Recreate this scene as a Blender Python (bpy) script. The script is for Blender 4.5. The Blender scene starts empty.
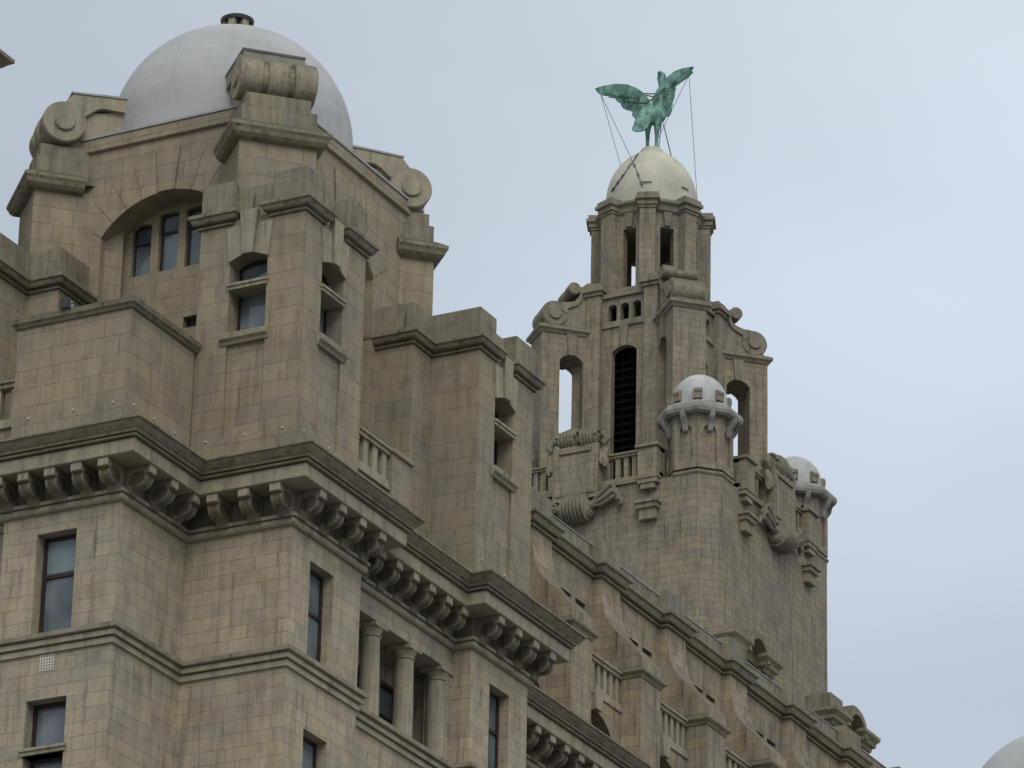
import bpy, bmesh, math, random
from mathutils import Vector, Matrix, noise
random.seed(7)
R = math.radians
S = bpy.context.scene
COL = S.collection

# ------------------------------------------------------------------ camera
cam_d = bpy.data.cameras.new('camera'); cam = bpy.data.objects.new('camera', cam_d); COL.objects.link(cam)
S.camera = cam
cam_d.sensor_width = 36.0; cam_d.lens = 36.0 * 4745.275 / 1024.0
cam_d.clip_start = 1.0; cam_d.clip_end = 20000.0
def _cam():
    yaw, pit, roll = R(27.9002), R(23.6613), R(1.32725)
    b = Vector((math.sin(yaw), 0, math.cos(yaw))); a = Vector((-math.cos(yaw), 0, math.sin(yaw))); v = Vector((0, -1, 0))
    P = Matrix(((1, 0, 0), (0, math.cos(pit), math.sin(pit)), (0, -math.sin(pit), math.cos(pit))))
    Z = Matrix(((math.cos(roll), -math.sin(roll), 0), (math.sin(roll), math.cos(roll), 0), (0, 0, 1)))
    M = Z @ P
    X, Y, Zw = M @ b, M @ a, M @ v          # world axes seen from the camera (x right, y down, z forward)
    right = Vector((X[0], Y[0], Zw[0])); up = -Vector((X[1], Y[1], Zw[1])); back = -Vector((X[2], Y[2], Zw[2]))
    m = Matrix((right, up, back)).transposed().to_4x4(); m.translation = (0, 0, 1.6)
    return m
cam.matrix_world = _cam()

# ------------------------------------------------------------------ sky, sun, exposure
SUN_EL, SUN_AZ = 44.0, -146.0       # direction the light comes from, azimuth from +X towards +Y
W = bpy.data.worlds.new('World'); S.world = W; W.use_nodes = True
nt = W.node_tree; N = nt.nodes; L = nt.links; N.clear()
out = N.new('ShaderNodeOutputWorld'); bg = N.new('ShaderNodeBackground'); L.new(bg.outputs[0], out.inputs[0])
tc = N.new('ShaderNodeTexCoord'); sep = N.new('ShaderNodeSeparateXYZ'); L.new(tc.outputs['Generated'], sep.inputs[0])
ramp = N.new('ShaderNodeValToRGB'); L.new(sep.outputs['Z'], ramp.inputs[0])
e = ramp.color_ramp.elements
e[0].position = 0.0;  e[0].color = (.84, .90, .99, 1)
e[1].position = 1.0;  e[1].color = (1.25, 1.25, 1.25, 1)
for p, c in ((.27, (.56, .63, .735, 1)), (.34, (.495, .565, .665, 1)), (.41, (.60, .69, .81, 1)), (.48, (.69, .785, .90, 1)), (.62, (.78, .83, .90, 1))):
    k = ramp.color_ramp.elements.new(p); g_ = .3 * c[0] + .5 * c[1] + .2 * c[2]; k.color = tuple(q * .82 + g_ * .18 for q in c[:3]) + (1,)
mp = N.new('ShaderNodeMapping'); mp.inputs['Scale'].default_value = (2.2, 2.2, 5.0); L.new(tc.outputs['Generated'], mp.inputs[0])
nz = N.new('ShaderNodeTexNoise'); nz.inputs['Scale'].default_value = 2.0; nz.inputs['Detail'].default_value = 4; nz.inputs['Roughness'].default_value = .5
L.new(mp.outputs[0], nz.inputs[0])
mr = N.new('ShaderNodeMapRange'); mr.inputs[1].default_value = .3; mr.inputs[2].default_value = .7; mr.inputs[3].default_value = .90; mr.inputs[4].default_value = 1.09
L.new(nz.outputs[0], mr.inputs[0])
mul = N.new('ShaderNodeVectorMath'); mul.operation = 'SCALE'; L.new(ramp.outputs[0], mul.inputs[0]); L.new(mr.outputs[0], mul.inputs['Scale'])
sky = N.new('ShaderNodeTexSky'); sky.sky_type = 'NISHITA'; sky.sun_disc = False
sky.sun_elevation = R(SUN_EL); sky.sun_rotation = R(90 - SUN_AZ); sky.dust_density = 4; sky.air_density = 1
skm = N.new('ShaderNodeVectorMath'); skm.operation = 'SCALE'; skm.inputs['Scale'].default_value = .12; L.new(sky.outputs[0], skm.inputs[0])
# a darker bank of cloud towards the left
dk = N.new('ShaderNodeVectorMath'); dk.operation = 'DOT_PRODUCT'; dk.inputs[1].default_value = (.40, -.90, -.35); L.new(tc.outputs['Generated'], dk.inputs[0])
dkm = N.new('ShaderNodeMapRange'); dkm.interpolation_type = 'SMOOTHSTEP'; dkm.inputs[1].default_value = -.32; dkm.inputs[2].default_value = -.10; dkm.inputs[3].default_value = .76; dkm.inputs[4].default_value = 1.03
L.new(dk.outputs['Value'], dkm.inputs[0])
mul2 = N.new('ShaderNodeVectorMath'); mul2.operation = 'SCALE'; L.new(mul.outputs[0], mul2.inputs[0]); L.new(dkm.outputs[0], mul2.inputs['Scale']); mul = mul2
cl = N.new('ShaderNodeVectorMath'); cl.operation = 'SCALE'; cl.inputs['Scale'].default_value = 9.2; L.new(mul.outputs[0], cl.inputs[0])
ad = N.new('ShaderNodeVectorMath'); ad.operation = 'ADD'; L.new(cl.outputs[0], ad.inputs[0]); L.new(skm.outputs[0], ad.inputs[1])
L.new(ad.outputs[0], bg.inputs[0]); bg.inputs[1].default_value = .10
sl = bpy.data.lights.new('sun', 'SUN'); so = bpy.data.objects.new('sun', sl); COL.objects.link(so)
sl.energy = 1.2; sl.angle = R(32); sl.color = (1, .96, .90)
d = Vector((math.cos(R(SUN_EL)) * math.cos(R(SUN_AZ)), math.cos(R(SUN_EL)) * math.sin(R(SUN_AZ)), math.sin(R(SUN_EL))))
so.rotation_euler = d.to_track_quat('Z', 'Y').to_euler(); so.location = (0, 0, 150)
S.view_settings.view_transform = 'Standard'; S.view_settings.look = 'None'; S.view_settings.exposure = 0.0
S.view_settings.gamma = 1.0; S.view_settings.use_curve_mapping = False

# ------------------------------------------------------------------ materials
def newmat(name):
    m = bpy.data.materials.new(name); m.use_nodes = True
    return m, m.node_tree.nodes, m.node_tree.links, m.node_tree.nodes['Principled BSDF']
def ramp_node(N, L, src, stops):
    r = N.new('ShaderNodeValToRGB'); L.new(src, r.inputs[0]); el = r.color_ramp.elements
    el[0].position, el[0].color = stops[0][0], (*stops[0][1], 1); el[1].position, el[1].color = stops[-1][0], (*stops[-1][1], 1)
    for p, c in stops[1:-1]:
        k = el.new(p); k.color = (*c, 1)
    return r.outputs[0]
def mth(N, L, op, a, b=None, clamp=False):
    m = N.new('ShaderNodeMath'); m.operation = op; m.use_clamp = clamp
    for i, v in enumerate((a, b)):
        if v is None: continue
        if isinstance(v, (int, float)): m.inputs[i].default_value = v
        else: L.new(v, m.inputs[i])
    return m.outputs[0]
def mixc(N, L, kind, fac, a, b):
    m = N.new('ShaderNodeMix'); m.data_type = 'RGBA'; m.blend_type = kind
    for sock, v in ((m.inputs[0], fac), (m.inputs[6], a), (m.inputs[7], b)):
        if isinstance(v, (int, float)): sock.default_value = v
        elif isinstance(v, tuple): sock.default_value = (*v, 1)
        else: L.new(v, sock)
    return m.outputs[2]
def noi(N, L, vec, scale, detail=4, rough=.55):
    n = N.new('ShaderNodeTexNoise'); n.inputs['Scale'].default_value = scale; n.inputs['Detail'].default_value = detail
    n.inputs['Roughness'].default_value = rough; L.new(vec, n.inputs[0]); return n.outputs[0]
def stone(name, row=None, width=.8, tint=(1, 1, 1), grime=.5, joint=.55, contrast=1.0, offset=.0):
    m, N, L, B = newmat(name)
    geo = N.new('ShaderNodeNewGeometry')
    cr = N.new('ShaderNodeVectorMath'); cr.operation = 'CROSS_PRODUCT'; cr.inputs[0].default_value = (0, 0, 1); L.new(geo.outputs['True Normal'], cr.inputs[1])
    dt = N.new('ShaderNodeVectorMath'); dt.operation = 'DOT_PRODUCT'; L.new(cr.outputs[0], dt.inputs[0]); L.new(geo.outputs['Position'], dt.inputs[1])
    sp = N.new('ShaderNodeSeparateXYZ'); L.new(geo.outputs['Position'], sp.inputs[0])
    sn = N.new('ShaderNodeSeparateXYZ'); L.new(geo.outputs['True Normal'], sn.inputs[0])
    u = dt.outputs['Value']; z = sp.outputs['Z']
    au = mth(N, L, 'ABSOLUTE', u)
    cb = N.new('ShaderNodeCombineXYZ'); L.new(au, cb.inputs[0]); L.new(mth(N, L, 'ADD', z, offset), cb.inputs[1])
    big = noi(N, L, geo.outputs['Position'], .35, 3); mid = noi(N, L, geo.outputs['Position'], 2.2, 5); fine = noi(N, L, geo.outputs['Position'], 22, 3, .7)
    base = ramp_node(N, L, big, [(.3, (.300, .277, .225)), (.5, (.340, .304, .232)), (.7, (.370, .326, .240))])
    if row:
        br = N.new('ShaderNodeTexBrick'); L.new(cb.outputs[0], br.inputs[0])
        br.inputs['Color1'].default_value = (0, 0, 0, 1); br.inputs['Color2'].default_value = (1, 1, 1, 1)
        br.inputs['Scale'].default_value = 1.0; br.inputs['Mortar Size'].default_value = .011; br.inputs['Mortar Smooth'].default_value = .3
        br.inputs['Brick Width'].default_value = width; br.inputs['Row Height'].default_value = row
        br.offset = .43; br.squash = .8; br.squash_frequency = 3; br.offset_frequency = 2
        g = .5
        blk = ramp_node(N, L, br.outputs['Color'], [(0, (.80, .82, .86)), (.2, (.99, .97, .93)), (.4, (.93, .87, .82)), (.6, (1.06, 1.0, .88)), (.8, (.88, .86, .84)), (1, (1.12, 1.07, .98))])
        base = mixc(N, L, 'MULTIPLY', contrast * .72, base, blk)
    base = mixc(N, L, 'MULTIPLY', 1.0, base, ramp_node(N, L, mid, [(.28, (.80, .79, .78)), (.5, (1, 1, 1)), (.75, (1.10, 1.08, 1.02))]))
    base = mixc(N, L, 'MULTIPLY', 1.0, base, ramp_node(N, L, fine, [(.25, (.84, .84, .84)), (.5, (1, 1, 1)), (.75, (1.12, 1.12, 1.12))]))
    # rain streaks: noise stretched down the wall
    cs = N.new('ShaderNodeCombineXYZ'); L.new(mth(N, L, 'MULTIPLY', u, 2.6), cs.inputs[0]); L.new(mth(N, L, 'MULTIPLY', z, .28), cs.inputs[1]); L.new(big, cs.inputs[2])
    st = noi(N, L, cs.outputs[0], 1.6, 5, .65)
    base = mixc(N, L, 'MULTIPLY', grime, base, ramp_node(N, L, st, [(.30, (.52, .52, .50)), (.46, (.86, .85, .83)), (.6, (1, 1, 1)), (.8, (1.05, 1.04, 1.0))]))
    cd_ = N.new('ShaderNodeCombineXYZ'); L.new(mth(N, L, 'MULTIPLY', u, 5.5), cd_.inputs[0]); L.new(mth(N, L, 'MULTIPLY', z, .5), cd_.inputs[1])
    st2 = noi(N, L, cd_.outputs[0], 1.3, 3, .5)
    base = mixc(N, L, 'MULTIPLY', grime, base, ramp_node(N, L, st2, [(.24, (.28, .27, .26)), (.37, (.90, .90, .90)), (.5, (1, 1, 1))]))
    if row:
        jf = mth(N, L, 'MULTIPLY', br.outputs['Fac'], mth(N, L, 'SUBTRACT', 1.0, mth(N, L, 'ABSOLUTE', sn.outputs['Z'])))
        jn = ramp_node(N, L, noi(N, L, geo.outputs['Position'], 1.7, 2), [(.35, (.35, .35, .35)), (.65, (1, 1, 1))])
        jf2 = mth(N, L, 'MULTIPLY', jf, jn)
        base = mixc(N, L, 'MIX', mth(N, L, 'MULTIPLY', jf2, joint * .85), base, (.10, .084, .066))
    # lichen and soot lie on ledges that face up
    up = mth(N, L, 'MULTIPLY', mth(N, L, 'SUBTRACT', sn.outputs['Z'], .15), 1.6, True)
    base = mixc(N, L, 'MIX', mth(N, L, 'MULTIPLY', up, .75), base, (.085, .085, .07))
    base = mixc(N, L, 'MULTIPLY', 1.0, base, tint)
    L.new(base, B.inputs['Base Color']); B.inputs['Roughness'].default_value = .92; B.inputs['Specular IOR Level'].default_value = .25
    bp = N.new('ShaderNodeBump'); bp.inputs['Strength'].default_value = .5; bp.inputs['Distance'].default_value = .02
    h = mth(N, L, 'ADD', mth(N, L, 'MULTIPLY', mid, .6), mth(N, L, 'MULTIPLY', fine, .5))
    if row: h = mth(N, L, 'SUBTRACT', h, mth(N, L, 'MULTIPLY', jf, .9))
    L.new(h, bp.inputs['Height'])
    bv = N.new('ShaderNodeBevel'); bv.samples = 3; bv.inputs['Radius'].default_value = .025
    L.new(bv.outputs[0], bp.inputs['Normal']); L.new(bp.outputs[0], B.inputs['Normal'])
    return m
def plain(name, col, rough=.7, var=.15, scale=3, metal=0, spec=.4, col2=None, bump=.2, stretch=None):
    m, N, L, B = newmat(name)
    geo = N.new('ShaderNodeNewGeometry'); v = geo.outputs['Position']
    if stretch:
        mp = N.new('ShaderNodeMapping'); mp.inputs['Scale'].default_value = stretch; L.new(v, mp.inputs[0]); v = mp.outputs[0]
    n = noi(N, L, v, scale, 5, .6)
    c2 = col2 or tuple(max(0, c * (1 - var)) for c in col)
    L.new(ramp_node(N, L, n, [(.32, c2), (.66, tuple(c * (1 + var * .6) for c in col))]), B.inputs['Base Color'])
    B.inputs['Roughness'].default_value = rough; B.inputs['Metallic'].default_value = metal; B.inputs['Specular IOR Level'].default_value = spec
    if bump:
        bp = N.new('ShaderNodeBump'); bp.inputs['Strength'].default_value = bump; bp.inputs['Distance'].default_value = .02
        L.new(n, bp.inputs['Height']); L.new(bp.outputs[0], B.inputs['Normal'])
    return m
M_low = stone('lower_stone', .325, .78, offset=.05, tint=(1.13, 1.13, 1.15), grime=.7)
M_wing = stone('wing_stone', .325, .78, offset=.05, tint=(.90, .885, .87), grime=1.0, contrast=1.2)
M_up = stone('upper_stone', .46, 1.15, tint=(.86, .85, .835), contrast=.9, joint=.6)
M_tow = stone('tower_stone', .30, .80, tint=(.79, .80, .83), contrast=1.1, joint=.9, grime=.8)
M_trim = stone('trim_stone', None, tint=(.97, .98, .97), grime=.8)
M_crown = stone('crown_stone', 1.2, 1.4, tint=(.72, .74, .72), grime=1.0, joint=.5)
M_corb_shade = stone('shaded_corbel_stone', None, tint=(.60, .59, .56), grime=.9)  # soot plus the shade under the cornice, both put into the tint
M_grey = stone('grey_stone', .46, 1.1, tint=(.72, .76, .79), grime=1.0, joint=.3)
M_towtrim = stone('tower_trim_stone', None, tint=(.72, .73, .73), grime=.8)
M_dome = plain('dome_render', (.40, .41, .41), .85, .12, 1.1, col2=(.345, .355, .36), bump=.05, stretch=(.35, .35, 1.0))
def dome_seams(m, cx, cy, row, width):
    N, L = m.node_tree.nodes, m.node_tree.links; B = N['Principled BSDF']; src = B.inputs['Base Color'].links[0].from_socket
    geo = N.new('ShaderNodeNewGeometry'); sp = N.new('ShaderNodeSeparateXYZ'); L.new(geo.outputs['Position'], sp.inputs[0])
    at = mth(N, L, 'ARCTAN2', mth(N, L, 'SUBTRACT', sp.outputs['Y'], cy), mth(N, L, 'SUBTRACT', sp.outputs['X'], cx))
    cb = N.new('ShaderNodeCombineXYZ'); L.new(mth(N, L, 'MULTIPLY', at, 3.0), cb.inputs[0]); L.new(sp.outputs['Z'], cb.inputs[1])
    br = N.new('ShaderNodeTexBrick'); L.new(cb.outputs[0], br.inputs[0]); br.inputs['Scale'].default_value = 1
    br.inputs['Mortar Size'].default_value = .008; br.inputs['Brick Width'].default_value = width; br.inputs['Row Height'].default_value = row
    c = mixc(N, L, 'MIX', mth(N, L, 'MULTIPLY', br.outputs['Fac'], .22), src, (.16, .165, .165))
    cs = N.new('ShaderNodeCombineXYZ'); L.new(mth(N, L, 'MULTIPLY', at, 9.0), cs.inputs[0]); L.new(mth(N, L, 'MULTIPLY', sp.outputs['Z'], .5), cs.inputs[1])
    c = mixc(N, L, 'MULTIPLY', .45, c, ramp_node(N, L, noi(N, L, cs.outputs[0], 1.2, 5, .6), [(.3, (.80, .80, .79)), (.5, (1, 1, 1))]))
    L.new(c, B.inputs['Base Color'])
dome_seams(M_dome, 92.22, 57.07, .62, 2.35)
M_tdome = plain('turret_eave_stone', (.27, .26, .235), .85, .25, 2.6, col2=(.17, .165, .145))
M_tdome2 = plain('turret_dome_render', (.42, .43, .425), .8, .18, 1.4, col2=(.31, .32, .32))
M_ldome = plain('lantern_dome_render', (.49, .475, .39), .8, .10, 1.2, col2=(.39, .39, .32))
M_lead = plain('lead_flashing', (.30, .31, .32), .5, .2, 2.0)
M_copper = plain('verdigris_copper', (.19, .37, .30), .8, .3, 2.6, col2=(.035, .085, .08), bump=.9, stretch=(1.6, 1.6, .8))
M_frame = plain('window_frame_paint', (.030, .020, .017), .5, .2, 4)
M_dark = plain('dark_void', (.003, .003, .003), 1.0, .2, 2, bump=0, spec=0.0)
dome_seams(M_ldome, 159.0, 77.85, 3.0, 2.2)
M_steel = plain('dark_steel', (.05, .052, .055), .5, .3, 4, metal=.3)
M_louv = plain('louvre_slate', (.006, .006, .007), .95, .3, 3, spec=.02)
M_wire = plain('wire_steel', (.10, .11, .12), .5, .2, 4, metal=.4)
M_white = plain('white_paint', (.60, .59, .56), .6, .1, 5)
M_asph = plain('asphalt', (.05, .05, .052), .9, .2, .6)
def glassmat():
    m, N, L, B = newmat('window_glass')
    geo = N.new('ShaderNodeNewGeometry')
    n = noi(N, L, geo.outputs['Position'], .9, 2)
    L.new(ramp_node(N, L, n, [(.35, (.060, .078, .092)), (.65, (.17, .20, .22))]), B.inputs['Base Color'])
    B.inputs['Roughness'].default_value = .06; B.inputs['Specular IOR Level'].default_value = .9
    bp = N.new('ShaderNodeBump'); bp.inputs['Strength'].default_value = .15; bp.inputs['Distance'].default_value = .05
    L.new(noi(N, L, geo.outputs['Position'], 1.4, 1), bp.inputs['Height']); L.new(bp.outputs[0], B.inputs['Normal'])
    return m
M_glass = glassmat()
M_blind = plain('blind_behind_glass', (.19, .25, .27), .35, .2, 1.0, bump=0, spec=.7)

# ------------------------------------------------------------------ mesh builder
class MB:
    """collects shapes in world metres or in a wall frame (u along the wall, n outward, z up)"""
    def __init__(s, fr=None):
        s.v = []; s.f = []; s.fr = fr
    def add(s, pts, faces):
        o = len(s.v)
        s.v += [tuple(s.fr(*p)) if s.fr else tuple(p) for p in pts]; s.f += [tuple(o + i for i in f) for f in faces]; return s
    def box(s, a0, a1, b0, b1, z0, z1, taper=0):
        t = taper
        p = [(a0, b0, z0), (a1, b0, z0), (a1, b1, z0), (a0, b1, z0), (a0 + t, b0 + t, z1), (a1 - t, b0 + t, z1), (a1 - t, b1 - t, z1), (a0 + t, b1 - t, z1)]
        return s.add(p, [(0, 3, 2, 1), (4, 5, 6, 7), (0, 1, 5, 4), (1, 2, 6, 5), (2, 3, 7, 6), (3, 0, 4, 7)])
    def prism(s, poly, vec):
        n = len(poly); p = [tuple(q) for q in poly] + [(q[0] + vec[0], q[1] + vec[1], q[2] + vec[2]) for q in poly]
        return s.add(p, [tuple(range(n))[::-1], tuple(range(n, 2 * n))] + [(i, (i + 1) % n, n + (i + 1) % n, n + i) for i in range(n)])
    def lathe(s, c, prof, seg=32, sweep=1.0, phase=0.0):
        """prof: (r, z) pairs from bottom to top"""
        p = []
        for r, z in prof:
            for k in range(seg):
                a = 2 * math.pi * (k + phase) / seg
                p.append((c[0] + r * math.cos(a), c[1] + r * math.sin(a), z))
        f = []
        for j in range(len(prof) - 1):
            for k in range(seg):
                k2 = (k + 1) % seg; f.append((j * seg + k, j * seg + k2, (j + 1) * seg + k2, (j + 1) * seg + k))
        f.append(tuple(range(seg))[::-1]); f.append(tuple((len(prof) - 1) * seg + k for k in range(seg)))
        return s.add(p, f)
    def tube(s, pts, rad, seg=10, ry=None):
        pts = [Vector(p) for p in pts]; n = len(pts)
        rad = rad if isinstance(rad, (list, tuple)) else [rad] * n
        P = []; prev = None
        for i, p in enumerate(pts):
            t = (pts[min(i + 1, n - 1)] - pts[max(i - 1, 0)]).normalized()
            ref = prev if prev is not None else (Vector((0, 0, 1)) if abs(t.z) < .9 else Vector((1, 0, 0)))
            a = (ref - t * ref.dot(t)).normalized(); b = t.cross(a); prev = a
            for k in range(seg):
                th = 2 * math.pi * k / seg
                r = rad[i]; r2 = r if ry is None else ry[i]
                P.append(tuple(p + a * (math.cos(th) * r) + b * (math.sin(th) * r2)))
        f = []
        for j in range(n - 1):
            for k in range(seg):
                k2 = (k + 1) % seg; f.append((j * seg + k, j * seg + k2, (j + 1) * seg + k2, (j + 1) * seg + k))
        f.append(tuple(range(seg))[::-1]); f.append(tuple((n - 1) * seg + k for k in range(seg)))
        return s.add(P, f)
    def sweep(s, path, prof, closed=False):
        """prof (e, z) swept along plan path; outward lies to the right of travel; mitred corners"""
        n = len(path); pts = []; m = len(prof)
        def nrm(i, j):
            dx, dy = path[j][0] - path[i][0], path[j][1] - path[i][1]; l = math.hypot(dx, dy); return (dy / l, -dx / l)
        for i in range(n):
            if closed: n1, n2 = nrm(i - 1, i), nrm(i, (i + 1) % n)
            else:
                n1 = nrm(i - 1, i) if i else nrm(0, 1); n2 = nrm(i, i + 1) if i < n - 1 else n1
            k = 1 + n1[0] * n2[0] + n1[1] * n2[1]; mx, my = (n1[0] + n2[0]) / k, (n1[1] + n2[1]) / k
            for e, z in prof: pts.append((path[i][0] + mx * e, path[i][1] + my * e, z))
        f = []
        for i in range(n if closed else n - 1):
            i2 = (i + 1) % n
            for j in range(m):
                j2 = (j + 1) % m; f.append((i * m + j, i2 * m + j, i2 * m + j2, i * m + j2))
        if not closed: f.append(tuple(range(m))); f.append(tuple((n - 1) * m + j for j in range(m))[::-1])
        return s.add(pts, f)
    def wall(s, u0, u1, z0, z1, n0, n1, ops=(), seg=10):
        """wall sheet from n0 (front) to n1 (back) in the frame; ops: (ua, ub, zb, zs, rise)"""
        us = {u0, u1}
        for o in ops:
            k = seg if o[4] > 0 else 1
            for i in range(k + 1): us.add(round(o[0] + (o[1] - o[0]) * i / k, 5))
        us = sorted(x for x in us if u0 - 1e-6 <= x <= u1 + 1e-6)
        def top(o, u):
            if o[4] <= 0: return o[3]
            w = (o[1] - o[0]) / 2; c = (o[0] + o[1]) / 2; Rr = (w * w + o[4] ** 2) / (2 * o[4])
            return o[3] + math.sqrt(max(0, Rr * Rr - (u - c) ** 2)) - (Rr - o[4])
        def q(*p): s.add(p, [(0, 1, 2, 3)])
        for i in range(len(us) - 1):
            a, b = us[i], us[i + 1]; mid = (a + b) / 2
            here = sorted([o for o in ops if o[0] < mid < o[1]], key=lambda o: o[2])
            lo = (z0, z0)
            for o in here:
                if o[2] > z0 + 1e-6:
                    for n in (n0, n1): q((a, n, lo[0]), (b, n, lo[1]), (b, n, o[2]), (a, n, o[2]))
                    q((a, n0, o[2]), (b, n0, o[2]), (b, n1, o[2]), (a, n1, o[2]))
                ta, tb = top(o, a), top(o, b)
                q((a, n0, ta), (b, n0, tb), (b, n1, tb), (a, n1, ta)); lo = (ta, tb)
                for uu, t in ((o[0], a), (o[1], b)):
                    if abs(uu - t) < 1e-6: q((t, n0, o[2]), (t, n1, o[2]), (t, n1, top(o, t)), (t, n0, top(o, t)))
            for n in (n0, n1): q((a, n, lo[0]), (b, n, lo[1]), (b, n, z1), (a, n, z1))
            q((a, n0, z1), (b, n0, z1), (b, n1, z1), (a, n1, z1)); q((a, n0, z0), (b, n0, z0), (b, n1, z0), (a, n1, z0))
        for t in (u0, u1): q((t, n0, z0), (t, n1, z0), (t, n1, z1), (t, n0, z1))
        return s
    def build(s, name, mat, parent=None, smooth=False, label=None):
        bm = bmesh.new(); vs = [bm.verts.new(p) for p in s.v]
        for f in s.f:
            if len(set(f)) < 3: continue
            try: bm.faces.new([vs[i] for i in f])
            except ValueError: pass
        bmesh.ops.remove_doubles(bm, verts=bm.verts, dist=.0006)
        bmesh.ops.recalc_face_normals(bm, faces=bm.faces)
        me = bpy.data.meshes.new(name); bm.to_mesh(me); bm.free(); me.materials.append(mat)
        if smooth:
            for p in me.polygons: p.use_smooth = True
        o = bpy.data.objects.new(name, me); COL.objects.link(o)
        if smooth == 'auto':
            for p in me.polygons: p.use_smooth = True
            bm = bmesh.new(); bm.from_mesh(me)
            for ed in bm.edges:
                if len(ed.link_faces) == 2 and ed.calc_face_angle(0) > R(38): ed.smooth = False
            bm.to_mesh(me); bm.free()
        if parent is not None:
            o.parent = parent; o.matrix_parent_inverse = parent.matrix_world.inverted()
        if label: o['label'] = label
        return o
def frame(O, U, Nn):
    return lambda u, n, z: (O[0] + U[0] * u + Nn[0] * n, O[1] + U[1] * u + Nn[1] * n, z)
def thing(name, label, cat, loc=(0, 0, 0), group=None):
    o = bpy.data.objects.new(name, None); COL.objects.link(o); o.location = loc; o['label'] = label; o['category'] = cat
    o.matrix_world = Matrix.Translation(loc); o.empty_display_size = .5
    if group: o['group'] = group
    return o
def tag(o, label, cat, group=None, kind=None):
    if label: o['label'] = label
    if cat: o['category'] = cat
    if group: o['group'] = group
    if kind: o['kind'] = kind
    return o
def dup(o, dx=0, dy=0, parent=None):
    """copy of a part with its sub-parts, moved in plan; mesh data shared"""
    c = o.copy(); COL.objects.link(c); c.parent = parent if parent is not None else o.parent
    c.matrix_parent_inverse = o.matrix_parent_inverse.copy()
    c.location = (o.location.x + dx, o.location.y + dy, o.location.z)
    for ch in list(o.children):
        k = ch.copy(); COL.objects.link(k); k.parent = c; k.matrix_parent_inverse = ch.matrix_parent_inverse.copy(); k.location = ch.location
    return c
FA = lambda x, y: frame((x, y), (0, 1), (-1, 0))     # wall facing -X, u runs along +Y
FB = lambda x, y: frame((x, y), (1, 0), (0, -1))     # wall facing -Y, u runs along +X
s2 = math.sqrt(.5)

# ------------------------------------------------------------------ ground
g = MB().box(-3000, 3000, -3000, 3000, -.5, 0).build('paved_square', plain('pale_paving', (.17, .165, .155), .9, .15, .4)); tag(g, None, None, kind='structure')

# ================================================================== OFFICE BUILDING
OB = thing('office_building', 'long pale stone office building with bracketed cornice, buttressed attic and recessed colonnade', 'building', (83.3, 51.2, 0))
PATH = [(83.9, 75), (83.9, 57.1), (83.3, 57.1), (83.3, 54), (86.18, 54), (86.18, 51.21), (89.43, 51.21), (89.43, 51.73), (94.94, 51.73), (94.94, 51.21), (97.91, 51.21), (97.91, 54), (140, 54)]

def window(fr, u0, u1, z0, z1, nb, parent, transom=None, mull=None, rise=0, blind=False, fw=.07):
    """frame with a pane, nb = depth of the frame face behind the wall face (negative n)"""
    ops = []; us = [u0] + ([mull] if mull else []) + [u1]; zs = [z0] + ([transom] if transom else []) + [z1]
    m = MB(fr)
    cells = []
    for i in range(len(us) - 1):
        for j in range(len(zs) - 1):
            a = us[i] + (fw if i == 0 else fw / 2); b = us[i + 1] - (fw if i == len(us) - 2 else fw / 2)
            c = zs[j] + (fw if j == 0 else fw / 2); dd = zs[j + 1] - (fw if j == len(zs) - 2 else fw / 2)
            r_ = rise * .8 if j == len(zs) - 2 else 0
            cells.append((a, b, c, dd, r_))
    m.wall(u0, u1, z0, z1 + rise, -nb, -nb - .07, cells, seg=8)
    w = m.build('window', M_frame, parent)
    p = MB(fr).box(u0 + .03, u1 - .03, -nb - .05, -nb - .06, z0 + .03, z1 + rise - .02)
    p.build('pane', M_glass, w)
    if blind and transom:
        MB(fr).box(u0 + fw, u1 - fw, -nb - .042, -nb - .048, transom + fw, z1 - fw).build('blind', M_blind, w)
    return w

# ---- lower walls, one per stretch of facade
def lower_wall(O, F, u1, ops, z1=42.62, depth=.55):
    MB(F(*O)).wall(0, u1, 0, z1, 0, -depth, ops).build('wall', M_low, OB)
up, lo = (38.93, 41.37), (36.22, 37.36)
bay_ops = [(1.12, 2.18, up[0], up[1], 0), (1.12, 2.18, lo[0], lo[1], 0), (1.12, 2.18, 33.6, 36.06, 0)]
lower_wall((83.3, 54.0), FA, 3.1, bay_ops)
for z0, z1, tr in ((up[0], up[1], 40.42), (lo[0], lo[1], None), (33.6, 36.06, None)):
    window(FA(83.3, 54), 1.13, 2.17, z0, z1, .30, OB, tr, blind=(tr is not None), fw=.09)
MB(FA(83.3, 54)).box(1.06, 2.24, -.3, .05, 36.06, 36.19).box(1.04, 2.26, -.3, .09, 36.15, 36.22).build('window_sill', M_trim, OB)
lower_wall((83.9, 57.1), FA, 18, [(u, u + 1.1, z0, z1, 0) for u in (1.2, 3.6, 6.0) for z0, z1 in (up, lo)])
for u in (1.2, 3.6, 6.0):
    for z0, z1 in (up, lo): window(FA(83.9, 57.1), u, u + 1.1, z0, z1, .3, OB)
lower_wall((83.85, 54.0), FB, 2.33 + .5, [])
lower_wall((86.18, 51.21), FA, 2.79, [])
rb_ops = [(.90, 1.98, 38.93, 41.30, 0), (.90, 1.98, 35.0, 37.25, 0)]
lower_wall((86.73, 51.21), FB, 2.70, [(a - .55, b - .55, c, dd, r_) for a, b, c, dd, r_ in rb_ops])
for z0, z1, tr in ((38.93, 41.30, 40.25), (35.0, 37.25, None)): window(FB(86.18, 51.21), .91, 1.97, z0, z1, .26, OB, tr, blind=False, fw=.08)
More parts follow.
